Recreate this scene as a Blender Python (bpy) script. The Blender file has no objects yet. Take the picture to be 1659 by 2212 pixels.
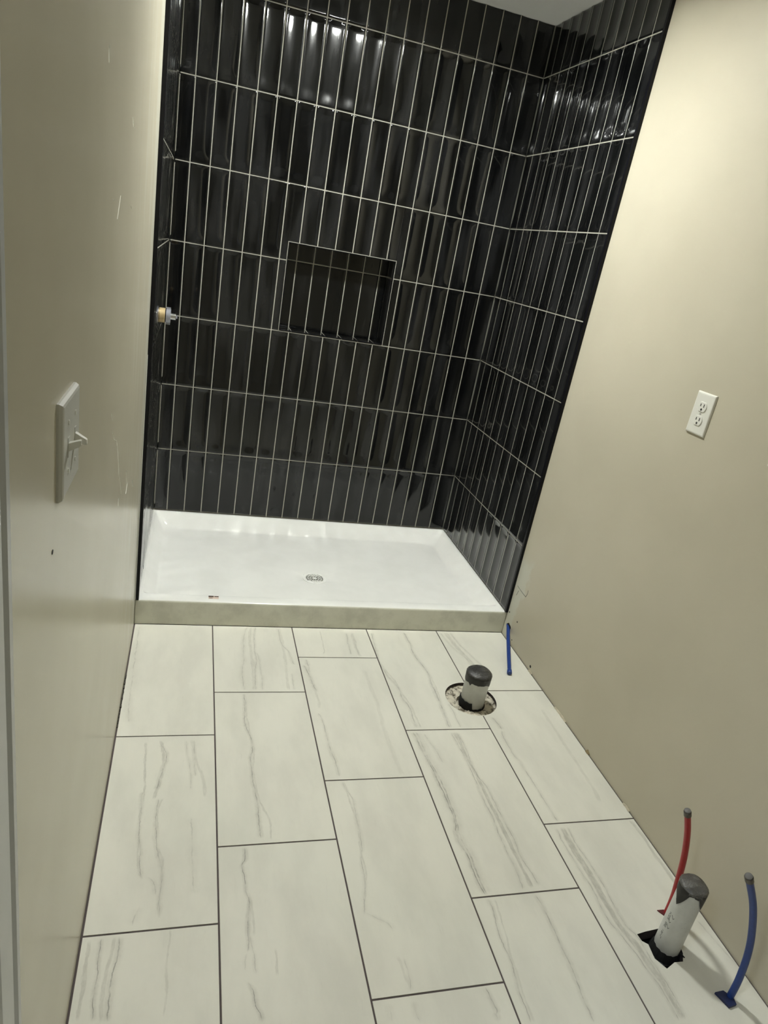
import bpy, bmesh, math, random
from mathutils import Vector, Matrix
random.seed(7)
C = bpy.context.scene.collection
S = bpy.context.scene

# ------------------------------------------------------------------ camera, world, light, exposure
cam_d = bpy.data.cameras.new('camera'); cam = bpy.data.objects.new('camera', cam_d); C.objects.link(cam)
cam_d.sensor_fit = 'VERTICAL'; cam_d.sensor_height = 24.0; cam_d.sensor_width = 18.0
cam_d.lens = 1475.512 / 2212 * 24.0
cam_d.clip_start = 0.02
R_ = ((0.9562823, -0.235184, 0.17381787), (0.07158438, -0.38803457, -0.91886062), (0.28354866, 0.8911328, -0.35423509))
right, down, fwd = [Vector(r) for r in R_]
M = Matrix((right, -down, -fwd)).transposed().to_4x4()
M.translation = Vector((0.14053, -2.22945, 1.45571))
cam.matrix_world = M
S.camera = cam

world = bpy.data.worlds.new('world'); S.world = world; world.use_nodes = True
world.node_tree.nodes['Background'].inputs[0].default_value = (0.55, 0.66, 0.85, 1)
world.node_tree.nodes['Background'].inputs[1].default_value = 0.3

S.view_settings.view_transform = 'Standard'; S.view_settings.look = 'None'
S.view_settings.gamma = 1.0; S.view_settings.use_curve_mapping = False
S.view_settings.exposure = 0.0
try:      # keep the lamp's reflections off the glazed tile (caustics on the pan)
    S.cycles.blur_glossy = 0.1; S.cycles.sample_clamp_indirect = 0.0; S.cycles.caustics_reflective = True
except Exception: pass
LAMP_STRENGTH = 430.0          # recessed ceiling lamp lens over the shower front
LAMP_COL = (0.97, 1.0, 0.955, 1)
HALL_POWER = 20.0
LX, LY = 0.70, 0.03

# ------------------------------------------------------------------ dimensions (metres)
W = 1.5208; YB = 0.9806; YF = 0.1175; YC = 0.1131; T = 0.0111; H = 2.4517
X1 = 0.2869; SX = 0.3083; LP = 0.6243
XC0 = 0.0718; WC = 0.0799; Z7 = 0.4151; RH = 0.3067; ZC = 0.1026
YR0 = 0.069; WR = 0.0815
YW = -2.75                     # wall behind the camera
NX0, NX1, NZ0, NZ1, NYB = 0.508, 0.9925, 1.036, 1.408, 1.095

# ------------------------------------------------------------------ helpers
def link(name, me, parent=None):
    o = bpy.data.objects.new(name, me); C.objects.link(o)
    if parent: o.parent = parent
    return o
def obj(name, bm, mat, parent=None, smooth=False, kind=None):
    me = bpy.data.meshes.new(name)
    bmesh.ops.recalc_face_normals(bm, faces=bm.faces)
    bm.to_mesh(me); bm.free()
    for m in (mat if isinstance(mat, (list, tuple)) else [mat]): me.materials.append(m)
    if smooth:
        for p in me.polygons: p.use_smooth = True
    o = link(name, me, parent)
    if kind: o['kind'] = kind
    return o
def autosmooth(o, deg=35):
    me = o.data
    for p in me.polygons: p.use_smooth = True
    bm = bmesh.new(); bm.from_mesh(me)
    for e in bm.edges:
        if len(e.link_faces) == 2 and e.calc_face_angle(0) > math.radians(deg): e.smooth = False
    bm.to_mesh(me); bm.free()
def empty(name, loc):
    o = bpy.data.objects.new(name, None); C.objects.link(o); o.location = loc; o.empty_display_size = 0.02
    return o
def tag(o, label, cat, group=None):
    o['label'] = label; o['category'] = cat
    if group: o['group'] = group
    return o
def box(bm, x0, x1, y0, y1, z0, z1, mi=0, bev=0.0):
    v = [bm.verts.new((x, y, z)) for x in (x0, x1) for y in (y0, y1) for z in (z0, z1)]
    fs = [(0, 1, 3, 2), (4, 6, 7, 5), (0, 4, 5, 1), (2, 3, 7, 6), (0, 2, 6, 4), (1, 5, 7, 3)]
    faces = [bm.faces.new([v[i] for i in f]) for f in fs]
    for f in faces: f.material_index = mi
    if bev:
        es = list({e for f in faces for e in f.edges})
        r = bmesh.ops.bevel(bm, geom=es, offset=bev, segments=2, affect='EDGES', profile=0.7)
        for f in r['faces']: f.material_index = mi
def rings(bm, loops, closed=True, cap0=False, cap1=False, mi=0):
    vs = [[bm.verts.new(p) for p in L] for L in loops]
    n = len(vs[0])
    for a, b in zip(vs, vs[1:]):
        for i in range(n if closed else n - 1):
            j = (i + 1) % n
            f = bm.faces.new((a[i], a[j], b[j], b[i])); f.material_index = mi
    if cap0: f = bm.faces.new(vs[0]); f.material_index = mi
    if cap1: f = bm.faces.new(vs[-1][::-1]); f.material_index = mi
    return vs
def circ(cx, cy, z, r, n=32, ph=0.0):
    return [(cx + r * math.cos(2 * math.pi * i / n + ph), cy + r * math.sin(2 * math.pi * i / n + ph), z) for i in range(n)]
def lathe(bm, prof, cx=0, cy=0, n=32, cap0=True, cap1=True):
    return rings(bm, [circ(cx, cy, z, r, n) for r, z in prof], True, cap0, cap1)
def tube(bm, pts, r, n=14, radii=None, caps=True):
    P = [Vector(p) for p in pts]
    out = []
    prev = None
    for i, p in enumerate(P):
        t = (P[min(i + 1, len(P) - 1)] - P[max(i - 1, 0)]).normalized()
        a = prev if prev else (Vector((1, 0, 0)) if abs(t.x) < .9 else Vector((0, 1, 0)))
        u = (a - t * a.dot(t)).normalized(); prev = u; w = t.cross(u)
        rr = radii[i] if radii else r
        out.append([tuple(p + (u * math.cos(2 * math.pi * k / n) + w * math.sin(2 * math.pi * k / n)) * rr) for k in range(n)])
    rings(bm, out, True, caps, caps)
def spline(ctrl, n=24):
    out = []
    P = [Vector(p) for p in ctrl]; P = [P[0] * 2 - P[1]] + P + [P[-1] * 2 - P[-2]]
    for i in range(1, len(P) - 2):
        for k in range(n):
            t = k / n
            out.append(0.5 * ((2 * P[i]) + (-P[i-1] + P[i+1]) * t + (2*P[i-1] - 5*P[i] + 4*P[i+1] - P[i+2]) * t*t + (-P[i-1] + 3*P[i] - 3*P[i+1] + P[i+2]) * t**3))
    out.append(P[-2]); return out

# ------------------------------------------------------------------ materials
class NT:
    def __init__(self, name):
        self.m = bpy.data.materials.new(name); self.m.use_nodes = True
        self.t = self.m.node_tree; self.b = self.t.nodes['Principled BSDF']
    def n(self, kind, **kw):
        x = self.t.nodes.new(kind)
        for k, v in kw.items(): setattr(x, k, v)
        return x
    def l(self, a, b): self.t.links.new(a, b)
    def math(self, op, a, b=None, c=None, clamp=False):
        x = self.n('ShaderNodeMath', operation=op, use_clamp=clamp)
        for i, v in enumerate((a, b, c)):
            if v is None: continue
            if isinstance(v, (int, float)): x.inputs[i].default_value = v
            else: self.l(v, x.inputs[i])
        return x.outputs[0]
    def mix(self, fac, a, b):
        x = self.n('ShaderNodeMix', data_type='RGBA')
        for s, v in ((x.inputs[0], fac), (x.inputs[6], a), (x.inputs[7], b)):
            if isinstance(v, (int, float)): s.default_value = v
            elif isinstance(v, tuple): s.default_value = v if len(v) == 4 else v + (1,)
            else: self.l(v, s)
        return x.outputs[2]
    def coord(self, scale=(1, 1, 1)):
        tc = self.n('ShaderNodeTexCoord'); mp = self.n('ShaderNodeMapping'); mp.inputs['Scale'].default_value = scale
        self.l(tc.outputs['Object'], mp.inputs[0]); return mp.outputs[0]
    def noise(self, vec, scale, detail=3, rough=0.5):
        x = self.n('ShaderNodeTexNoise'); x.inputs['Scale'].default_value = scale
        x.inputs['Detail'].default_value = detail; x.inputs['Roughness'].default_value = rough
        if vec: self.l(vec, x.inputs['Vector'])
        return x.outputs[0]
    def ramp(self, v, lo, hi, a=0.0, b=1.0):
        x = self.n('ShaderNodeMapRange', interpolation_type='SMOOTHSTEP')
        self.l(v, x.inputs[0])
        for i, q in enumerate((lo, hi, a, b)): x.inputs[i + 1].default_value = q
        return x.outputs[0]
    def bump(self, h, strength, dist=0.001):
        x = self.n('ShaderNodeBump'); x.inputs['Strength'].default_value = strength; x.inputs['Distance'].default_value = dist
        self.l(h, x.inputs['Height']); self.l(x.outputs[0], self.b.inputs['Normal'])
    def base(self, v):
        if isinstance(v, tuple): self.b.inputs['Base Color'].default_value = v if len(v) == 4 else v + (1,)
        else: self.l(v, self.b.inputs['Base Color'])
    def set(self, **kw):
        for k, v in kw.items():
            s = self.b.inputs[k.replace('_', ' ')]
            if isinstance(v, (int, float)): s.default_value = v
            else: self.l(v, s)
def plain(name, col, rough=0.5, metal=0.0, spec=0.5, coat=0.0, nscale=60, namt=0.12):
    k = NT(name); v = k.noise(k.coord(), nscale, 3)
    d = tuple(c * (1 - namt) for c in col); u = tuple(min(1, c * (1 + namt)) for c in col)
    k.base(k.mix(v, d, u)); k.set(Roughness=rough, Metallic=metal); k.b.inputs['Specular IOR Level'].default_value = spec
    k.b.inputs['Coat Weight'].default_value = coat
    return k.m

def wall_paint(name, left):
    k = NT(name)
    c = k.coord(); n1 = k.noise(c, 3.0, 4); n2 = k.noise(c, 420, 2)
    col = k.mix(k.ramp(n1, .3, .7), (0.50, 0.462, 0.360), (0.53, 0.49, 0.385))
    sep = k.n('ShaderNodeSeparateXYZ'); k.l(c, sep.inputs[0]); y, z = sep.outputs[1], sep.outputs[2]
    if left:       # joint compound skim towards the shower corner, with rubbed vertical streaks
        cs = k.coord((1, 7, 0.9)); ns = k.noise(cs, 3.2, 5, .6)
        band = k.ramp(y, -0.75, -0.05)
        m = k.math('MULTIPLY', band, k.ramp(ns, .47, .68))
        col = k.mix(k.math('MULTIPLY', m, .5), col, (0.62, 0.60, 0.50))
        edge = k.ramp(k.math('ADD', y, k.math('MULTIPLY', k.noise(k.coord((1, 1, 1)), 5, 3), .12)), 0.02, 0.07)
        col = k.mix(k.math('MULTIPLY', edge, .55), col, (0.60, 0.585, 0.49))
    else:          # unpainted patch at the foot of the shower corner
        nn = k.math('MULTIPLY', k.math('SUBTRACT', k.noise(c, 18, 4), .5), .10)
        yy = k.math('ADD', y, nn)
        tri = k.math('ADD', yy, k.math('MULTIPLY', z, 0.16))
        m = k.ramp(tri, 0.055, 0.075)
        m = k.math('MULTIPLY', m, k.ramp(k.math('ADD', z, nn), 0.42, 0.34))
        col = k.mix(k.math('MULTIPLY', m, .75), col, (0.56, 0.56, 0.48))
    k.base(col)
    k.set(Roughness=0.26 if left else 0.42)
    k.b.inputs['Specular IOR Level'].default_value = 0.38 if left else .35
    k.bump(n2, 0.05, 0.0005)
    return k.m

def tile_mat():
    k = NT('black_glazed_tile')
    c = k.coord((1, 1, 0.16)); n1 = k.noise(c, 17, 3, .5); n3 = k.noise(c, 42, 2)
    k.base(k.mix(k.ramp(n1, .42, .66), (0.0025, 0.0028, 0.0032), (0.015, 0.0153, 0.016)))
    k.set(Roughness=k.ramp(n3, .3, .7, .14, .24)); k.b.inputs['Specular IOR Level'].default_value = .09
    k.b.inputs['Coat Weight'].default_value = .9; k.b.inputs['Coat Roughness'].default_value = .06; k.b.inputs['Coat IOR'].default_value = 1.5
    k.bump(n1, 0.28, 0.0020)
    k.l(k.b.inputs['Normal'].links[0].from_socket, k.b.inputs['Coat Normal'])
    return k.m

MT_TILE = tile_mat()
MT_GROUT = plain('pale_grout', (0.40, 0.385, 0.33), .85, nscale=200)
MT_TRIM = plain('black_anodised_trim', (0.004, 0.004, 0.006), .35, spec=.2)
MT_WL = wall_paint('beige_wall_paint_left', True)
MT_WR = wall_paint('beige_wall_paint_right', False)
MT_CEIL = plain('flat_ceiling_paint', (0.82, 0.82, 0.80), .9, nscale=5, namt=.04)
MT_PAN = plain('white_acrylic', (0.80, 0.80, 0.755), .12, spec=.5, nscale=8, namt=.02)
def pan_mat():
    k = NT('white_acrylic_pan'); c = k.coord(); n = k.noise(c, 9, 4); d = k.noise(c, 60, 5, .7)
    col = k.mix(k.ramp(n, .35, .7), (0.84, 0.84, 0.80), (0.80, 0.80, 0.76))
    sp = k.n('ShaderNodeSeparateXYZ'); k.l(c, sp.inputs[0])
    front = k.ramp(sp.outputs[1], -0.4300, -0.4322)
    shade_smudge = k.mix(k.ramp(k.noise(c, 13, 5, .65), .38, .72), (0.66, 0.655, 0.56), (0.55, 0.545, 0.465))
    col = k.mix(front, col, shade_smudge)      # threshold face's shade painted in as greyer colour, with mottled smudges
    k.base(col)
    k.set(Roughness=.2); return k.m
MT_PAN = pan_mat()
MT_WHITE = plain('white_plastic', (0.72, 0.71, 0.65), .32, nscale=30, namt=.03)
MT_SWITCH = plain('grey_switch_plastic', (0.52, 0.515, 0.47), .35, nscale=30, namt=.05)  # greyer than the white plastic, close to the wall's tone
MT_CASING = plain('white_casing_paint', (0.52, 0.53, 0.53), .35, nscale=30, namt=.05)
MT_CAULK = plain('cream_caulk', (0.60, 0.60, 0.50), .6, nscale=90, namt=.1)
MT_SLOT = plain('dark_slot', (0.02, 0.018, 0.016), .7)
MT_CHROME = plain('brushed_metal', (0.62, 0.62, 0.62), .25, metal=1)
MT_STEEL = plain('crimp_steel', (0.13, 0.12, 0.11), .4, metal=1, nscale=300, namt=.4)
MT_BRASS = plain('tan_brass', (0.55, 0.42, 0.22), .45, metal=.3)
MT_CLEARP = plain('grey_cartridge_plastic', (0.45, 0.46, 0.52), .25, metal=.5)
MT_DARK = plain('black_void', (0.006, 0.006, 0.006), .9)
MT_JOINT = plain('dark_floor_grout', (0.085, 0.068, 0.066), .9, nscale=200)
MT_RED = plain('red_pex', (0.36, 0.012, 0.016), .35, nscale=90, namt=.25)
MT_BLUE = plain('blue_pex', (0.010, 0.042, 0.215), .35, nscale=90, namt=.25)
MT_BLUEDK = plain('dark_blue_patch', (0.006, 0.014, 0.07), .5)
MT_REDDK = plain('dark_red_patch', (0.10, 0.006, 0.010), .5)
def pvc(name, col):
    k = NT(name); c = k.coord(); n = k.noise(c, 28, 5, .6); s = k.noise(c, 90, 4, .7)
    cc = k.mix(k.ramp(n, .3, .7), col, tuple(x * .9 for x in col))
    cc = k.mix(k.math('MULTIPLY', k.ramp(s, .66, .74), .55), cc, (0.16, 0.15, 0.14))
    k.base(cc); k.set(Roughness=.4); return k.m
MT_PVC = pvc('white_pvc', (0.60, 0.605, 0.575))
def foil():
    k = NT('crumpled_black_tape'); c = k.coord(); n = k.noise(c, 55, 5, .6)
    k.base(k.mix(n, (0.02, 0.02, 0.02), (0.075, 0.073, 0.07))); k.set(Roughness=k.ramp(n, .3, .7, .14, .34)); k.bump(n, .7, .006); return k.m
MT_TAPE = foil()
def rubble():
    k = NT('thinset_rubble'); c = k.coord(); n = k.noise(c, 38, 6, .75); n2 = k.noise(c, 90, 4, .7)
    col = k.mix(k.ramp(n, .38, .54), (0.12, 0.10, 0.07), (0.68, 0.63, 0.52))
    col = k.mix(k.math('MULTIPLY', k.ramp(n2, .55, .68), .5), col, (0.30, 0.27, 0.24))
    k.base(col); k.set(Roughness=.95); k.bump(n, .8, .01); return k.m
MT_RUB = rubble()
def foil2():
    k = NT('grey_foil_tape'); c = k.coord(); n = k.noise(c, 60, 5, .6)
    k.base(k.mix(n, (0.05, 0.05, 0.048), (0.17, 0.165, 0.155))); k.set(Roughness=k.ramp(n, .3, .7, .14, .34), Metallic=.3); k.bump(n, .8, .006); return k.m
MT_FOIL = foil2()
# floor veins: [strength, width, [(x, y), ...]] in metres
VEINS = {
 'a0': [[0.3,0.0029,[(0.035,-0.451),(0.025,-0.315),(0.023,-0.163),(0.021,0.009),(0.021,0.097)]]],
 'a1': [[0.8,0.0015,[(0.129,-0.728),(0.134,-0.694),(0.14,-0.666),(0.144,-0.637),(0.151,-0.607),(0.143,-0.572),(0.124,-0.548)]],[0.35,0.0084,[(0.126,-0.761),(0.129,-0.728),(0.134,-0.694),(0.14,-0.666),(0.142,-0.607),(0.123,-0.528)]],[0.35,0.0012,[(0.219,-0.733),(0.217,-0.655),(0.206,-0.587),(0.201,-0.531)]],[0.5,0.0012,[(0.231,-0.685),(0.228,-0.603),(0.224,-0.531)]],[0.2,0.0084,[(0.257,-0.762),(0.252,-0.693),(0.231,-0.618),(0.219,-0.531)]],[0.6,0.0014,[(0.11,-1.0),(0.1,-0.904),(0.095,-0.846),(0.095,-0.809),(0.094,-0.771),(0.103,-0.726)]],[0.3,0.0052,[(0.112,-1.006),(0.098,-0.904),(0.096,-0.772),(0.097,-0.685),(0.084,-0.535)]],[0.6,0.0014,[(0.158,-1.106),(0.155,-1.068),(0.157,-1.03),(0.157,-0.989),(0.154,-0.968),(0.143,-0.924),(0.138,-0.878),(0.134,-0.818),(0.138,-0.755)]],[0.25,0.0054,[(0.159,-1.11),(0.155,-1.068),(0.157,-1.03),(0.158,-0.969),(0.145,-0.924),(0.138,-0.878),(0.139,-0.818),(0.15,-0.755)]],[0.45,0.0016,[(0.148,-1.053),(0.138,-1.013),(0.116,-0.996)]],[0.25,0.0027,[(0.235,-1.057),(0.228,-0.996),(0.225,-0.914),(0.223,-0.824)]],[0.3,0.0026,[(0.102,-1.122),(0.104,-1.1),(0.117,-1.074)]]],
 'a2': [[0.8,0.0012,[(0.045,-1.315),(0.046,-1.302),(0.043,-1.263),(0.043,-1.226),(0.041,-1.194),(0.046,-1.14)]],[0.7,0.002,[(0.074,-1.319),(0.072,-1.288),(0.071,-1.252),(0.073,-1.218),(0.078,-1.187),(0.079,-1.141)]],[0.25,0.008,[(0.062,-1.318),(0.06,-1.25),(0.062,-1.216),(0.067,-1.185),(0.071,-1.14)]],[0.3,0.007,[(0.021,-1.309),(0.019,-1.238),(0.019,-1.2),(0.018,-1.143)]],[0.18,0.004,[(0.178,-1.323),(0.18,-1.258),(0.181,-1.199),(0.182,-1.135)]]],
 'b0': [[0.55,0.0015,[(0.427,-0.293),(0.429,-0.192),(0.439,-0.112),(0.438,-0.015),(0.454,0.11)]],[0.4,0.0018,[(0.389,-0.293),(0.385,-0.192),(0.395,-0.113),(0.397,-0.017),(0.421,0.108)]],[0.4,0.0014,[(0.45,-0.293),(0.45,-0.192),(0.449,-0.112),(0.442,-0.065)]],[0.2,0.0101,[(0.417,-0.293),(0.426,-0.158),(0.424,-0.016),(0.436,0.109)]],[0.5,0.0015,[(0.579,-0.145),(0.569,-0.11),(0.564,-0.062),(0.542,0.0),(0.542,0.107)]],[0.4,0.0014,[(0.559,-0.293),(0.56,-0.191)]],[0.18,0.0105,[(0.538,-0.293),(0.545,-0.037),(0.53,0.106)]]],
 'b1': [[0.75,0.0014,[(0.397,-0.91),(0.396,-0.855),(0.397,-0.811),(0.393,-0.75),(0.389,-0.686),(0.388,-0.625),(0.396,-0.574),(0.389,-0.503),(0.38,-0.423),(0.386,-0.347),(0.382,-0.308)]],[0.25,0.0048,[(0.425,-0.918),(0.424,-0.87),(0.414,-0.812),(0.398,-0.75),(0.392,-0.686),(0.399,-0.574),(0.392,-0.503),(0.388,-0.423),(0.384,-0.308)]]],
 'b2': [[0.85,0.0013,[(0.346,-1.21),(0.351,-1.163),(0.353,-1.126),(0.357,-1.094),(0.351,-1.059),(0.349,-1.023),(0.344,-0.99),(0.355,-0.967),(0.353,-0.93)]],[0.2,0.0048,[(0.357,-1.176),(0.362,-1.127),(0.353,-1.059),(0.348,-0.991),(0.351,-0.93)]],[0.45,0.001,[(0.361,-1.26),(0.36,-1.22),(0.354,-1.176),(0.355,-1.127)]],[0.3,0.001,[(0.342,-1.25),(0.34,-1.238),(0.344,-1.209)]],[0.8,0.0012,[(0.367,-1.358),(0.365,-1.34),(0.357,-1.321),(0.353,-1.298),(0.343,-1.27)]],[0.2,0.004,[(0.407,-1.27),(0.406,-1.246),(0.408,-1.204)]]],
 'c0': [[0.3,0.0039,[(0.695,-0.078),(0.705,0.009),(0.706,0.093)]],[0.5,0.0015,[(0.802,-0.075),(0.806,-0.015),(0.813,0.083)]],[0.5,0.0015,[(0.832,-0.081),(0.834,-0.015),(0.836,0.055)]],[0.25,0.0108,[(0.839,-0.088),(0.834,-0.015),(0.838,0.084)]]],
 'c1': [[0.6,0.0018,[(0.625,-0.154),(0.624,-0.105)]],[0.7,0.0018,[(0.638,-0.303),(0.627,-0.259),(0.623,-0.213),(0.608,-0.142)]],[0.2,0.007,[(0.625,-0.393),(0.631,-0.303),(0.623,-0.213),(0.628,-0.105)]],[0.6,0.0016,[(0.642,-0.706),(0.642,-0.658),(0.638,-0.607),(0.633,-0.546),(0.632,-0.472),(0.622,-0.413)]],[0.12,0.0132,[(0.839,-0.708),(0.831,-0.543),(0.838,-0.343),(0.825,-0.17)]]],
 'c2': [[0.5,0.0014,[(0.62,-1.151),(0.631,-1.111),(0.642,-1.063),(0.646,-1.006),(0.658,-0.952),(0.661,-0.901),(0.662,-0.84),(0.665,-0.798),(0.655,-0.76),(0.648,-0.722)]],[0.25,0.0045,[(0.629,-1.121),(0.652,-1.006),(0.655,-0.952),(0.658,-0.874),(0.657,-0.797),(0.651,-0.722)]],[0.3,0.0021,[(0.681,-1.197),(0.672,-1.176),(0.647,-1.159),(0.622,-1.141)]],[0.28,0.0015,[(0.684,-1.336),(0.692,-1.286),(0.688,-1.259)]],[0.15,0.0062,[(0.689,-1.337),(0.681,-1.285),(0.676,-1.253)]]],
 'c3': [[0.35,0.0015,[(0.687,-1.401),(0.685,-1.381),(0.684,-1.353)]],[0.25,0.002,[(0.63,-1.393),(0.63,-1.369),(0.628,-1.35)]],[0.7,0.0015,[(0.855,-1.423),(0.855,-1.407),(0.862,-1.396),(0.86,-1.379),(0.858,-1.362),(0.853,-1.345)]]],
 'd0': [[0.75,0.0019,[(1.063,-0.502),(1.066,-0.452),(1.072,-0.367),(1.075,-0.311),(1.074,-0.241),(1.082,-0.205),(1.075,-0.136),(1.06,-0.05),(1.065,0.013),(1.059,0.096)]],[0.25,0.0056,[(1.07,-0.502),(1.069,-0.421),(1.083,-0.311),(1.086,-0.205)]],[0.6,0.0018,[(0.944,-0.499),(0.947,-0.429),(0.952,-0.398),(0.938,-0.333),(0.939,-0.288),(0.915,-0.206),(0.905,-0.106),(0.914,0.001),(0.921,0.087)]],[0.25,0.0057,[(0.958,-0.499),(0.961,-0.419),(0.949,-0.333),(0.936,-0.241),(0.909,-0.106),(0.926,0.088)]],[0.4,0.0018,[(1.105,-0.503),(1.105,-0.442),(1.102,-0.368)]]],
 'd1': [[0.9,0.0018,[(0.947,-1.129),(0.941,-1.103),(0.938,-1.056),(0.939,-1.007),(0.93,-0.961),(0.943,-0.902),(0.947,-0.838),(0.944,-0.754),(0.94,-0.688),(0.936,-0.628),(0.932,-0.565),(0.926,-0.516)]],[0.5,0.0036,[(0.951,-1.126),(0.947,-1.103),(0.946,-1.056),(0.947,-1.008),(0.941,-0.962),(0.948,-0.902),(0.953,-0.838),(0.953,-0.754),(0.946,-0.689),(0.942,-0.629),(0.942,-0.565),(0.932,-0.516)]],[0.35,0.002,[(0.987,-0.665),(0.977,-0.594),(0.961,-0.524)]],[0.6,0.0015,[(1.048,-1.124),(1.058,-1.079),(1.059,-1.023),(1.058,-0.958),(1.063,-0.889),(1.061,-0.815),(1.066,-0.736),(1.068,-0.66),(1.064,-0.597),(1.06,-0.52)]],[0.6,0.0016,[(1.102,-1.118),(1.099,-1.076),(1.093,-1.026),(1.096,-0.954),(1.093,-0.877),(1.092,-0.786),(1.079,-0.687),(1.085,-0.598),(1.074,-0.52)]],[0.42,0.01,[(1.075,-1.121),(1.079,-1.05),(1.076,-0.993),(1.079,-0.922),(1.077,-0.846),(1.079,-0.761),(1.074,-0.674),(1.074,-0.598),(1.067,-0.52)]]],
 'd2': [[0.6,0.0013,[(0.928,-1.433),(0.929,-1.413),(0.928,-1.384),(0.935,-1.338),(0.94,-1.293),(0.937,-1.255),(0.942,-1.205),(0.947,-1.169),(0.942,-1.136)]],[0.6,0.0017,[(1.07,-1.452),(1.072,-1.415),(1.078,-1.368),(1.08,-1.319),(1.08,-1.28),(1.084,-1.231),(1.083,-1.178),(1.078,-1.138)]],[0.2,0.0049,[(0.937,-1.434),(0.94,-1.347),(0.945,-1.293),(0.957,-1.207),(0.965,-1.139)]]],
 'e0': [[0.4,0.0016,[(1.283,-0.152),(1.274,-0.086),(1.247,-0.017),(1.226,0.099)]],[0.5,0.0016,[(1.331,-0.241),(1.328,-0.165),(1.309,-0.085),(1.284,0.012),(1.271,0.101)]],[0.3,0.0143,[(1.303,-0.228),(1.285,-0.113),(1.265,-0.017),(1.253,0.101)]]],
 'e1': [[0.6,0.0021,[(1.253,-0.517),(1.251,-0.487),(1.239,-0.445)]],[0.5,0.0017,[(1.261,-0.918),(1.259,-0.866),(1.256,-0.804),(1.254,-0.738),(1.249,-0.659),(1.241,-0.613),(1.253,-0.517)]],[0.15,0.0098,[(1.441,-0.855),(1.454,-0.722),(1.456,-0.554),(1.46,-0.406)]]],
 'e2': [[0.55,0.0015,[(1.273,-1.475),(1.276,-1.444),(1.276,-1.402),(1.27,-1.367),(1.264,-1.32),(1.254,-1.272),(1.243,-1.21),(1.248,-1.146),(1.242,-1.076),(1.24,-1.015),(1.245,-0.937)]],[0.55,0.0015,[(1.289,-1.473),(1.298,-1.422),(1.298,-1.379),(1.295,-1.338),(1.297,-1.296),(1.282,-1.245),(1.281,-1.193),(1.287,-1.127),(1.285,-1.062),(1.278,-1.012),(1.283,-0.936)]],[0.45,0.0153,[(1.281,-1.474),(1.287,-1.433),(1.287,-1.39),(1.282,-1.352),(1.28,-1.308),(1.267,-1.258),(1.262,-1.201),(1.267,-1.136),(1.263,-1.069),(1.261,-1.01),(1.265,-0.935)]],[0.3,0.0091,[(1.497,-1.158),(1.506,-1.112),(1.502,-1.056),(1.507,-0.984),(1.494,-0.924)]],[0.25,0.0031,[(1.522,-1.471),(1.517,-1.432),(1.516,-1.396),(1.508,-1.339),(1.496,-1.283),(1.492,-1.252)]]],
}
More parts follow.
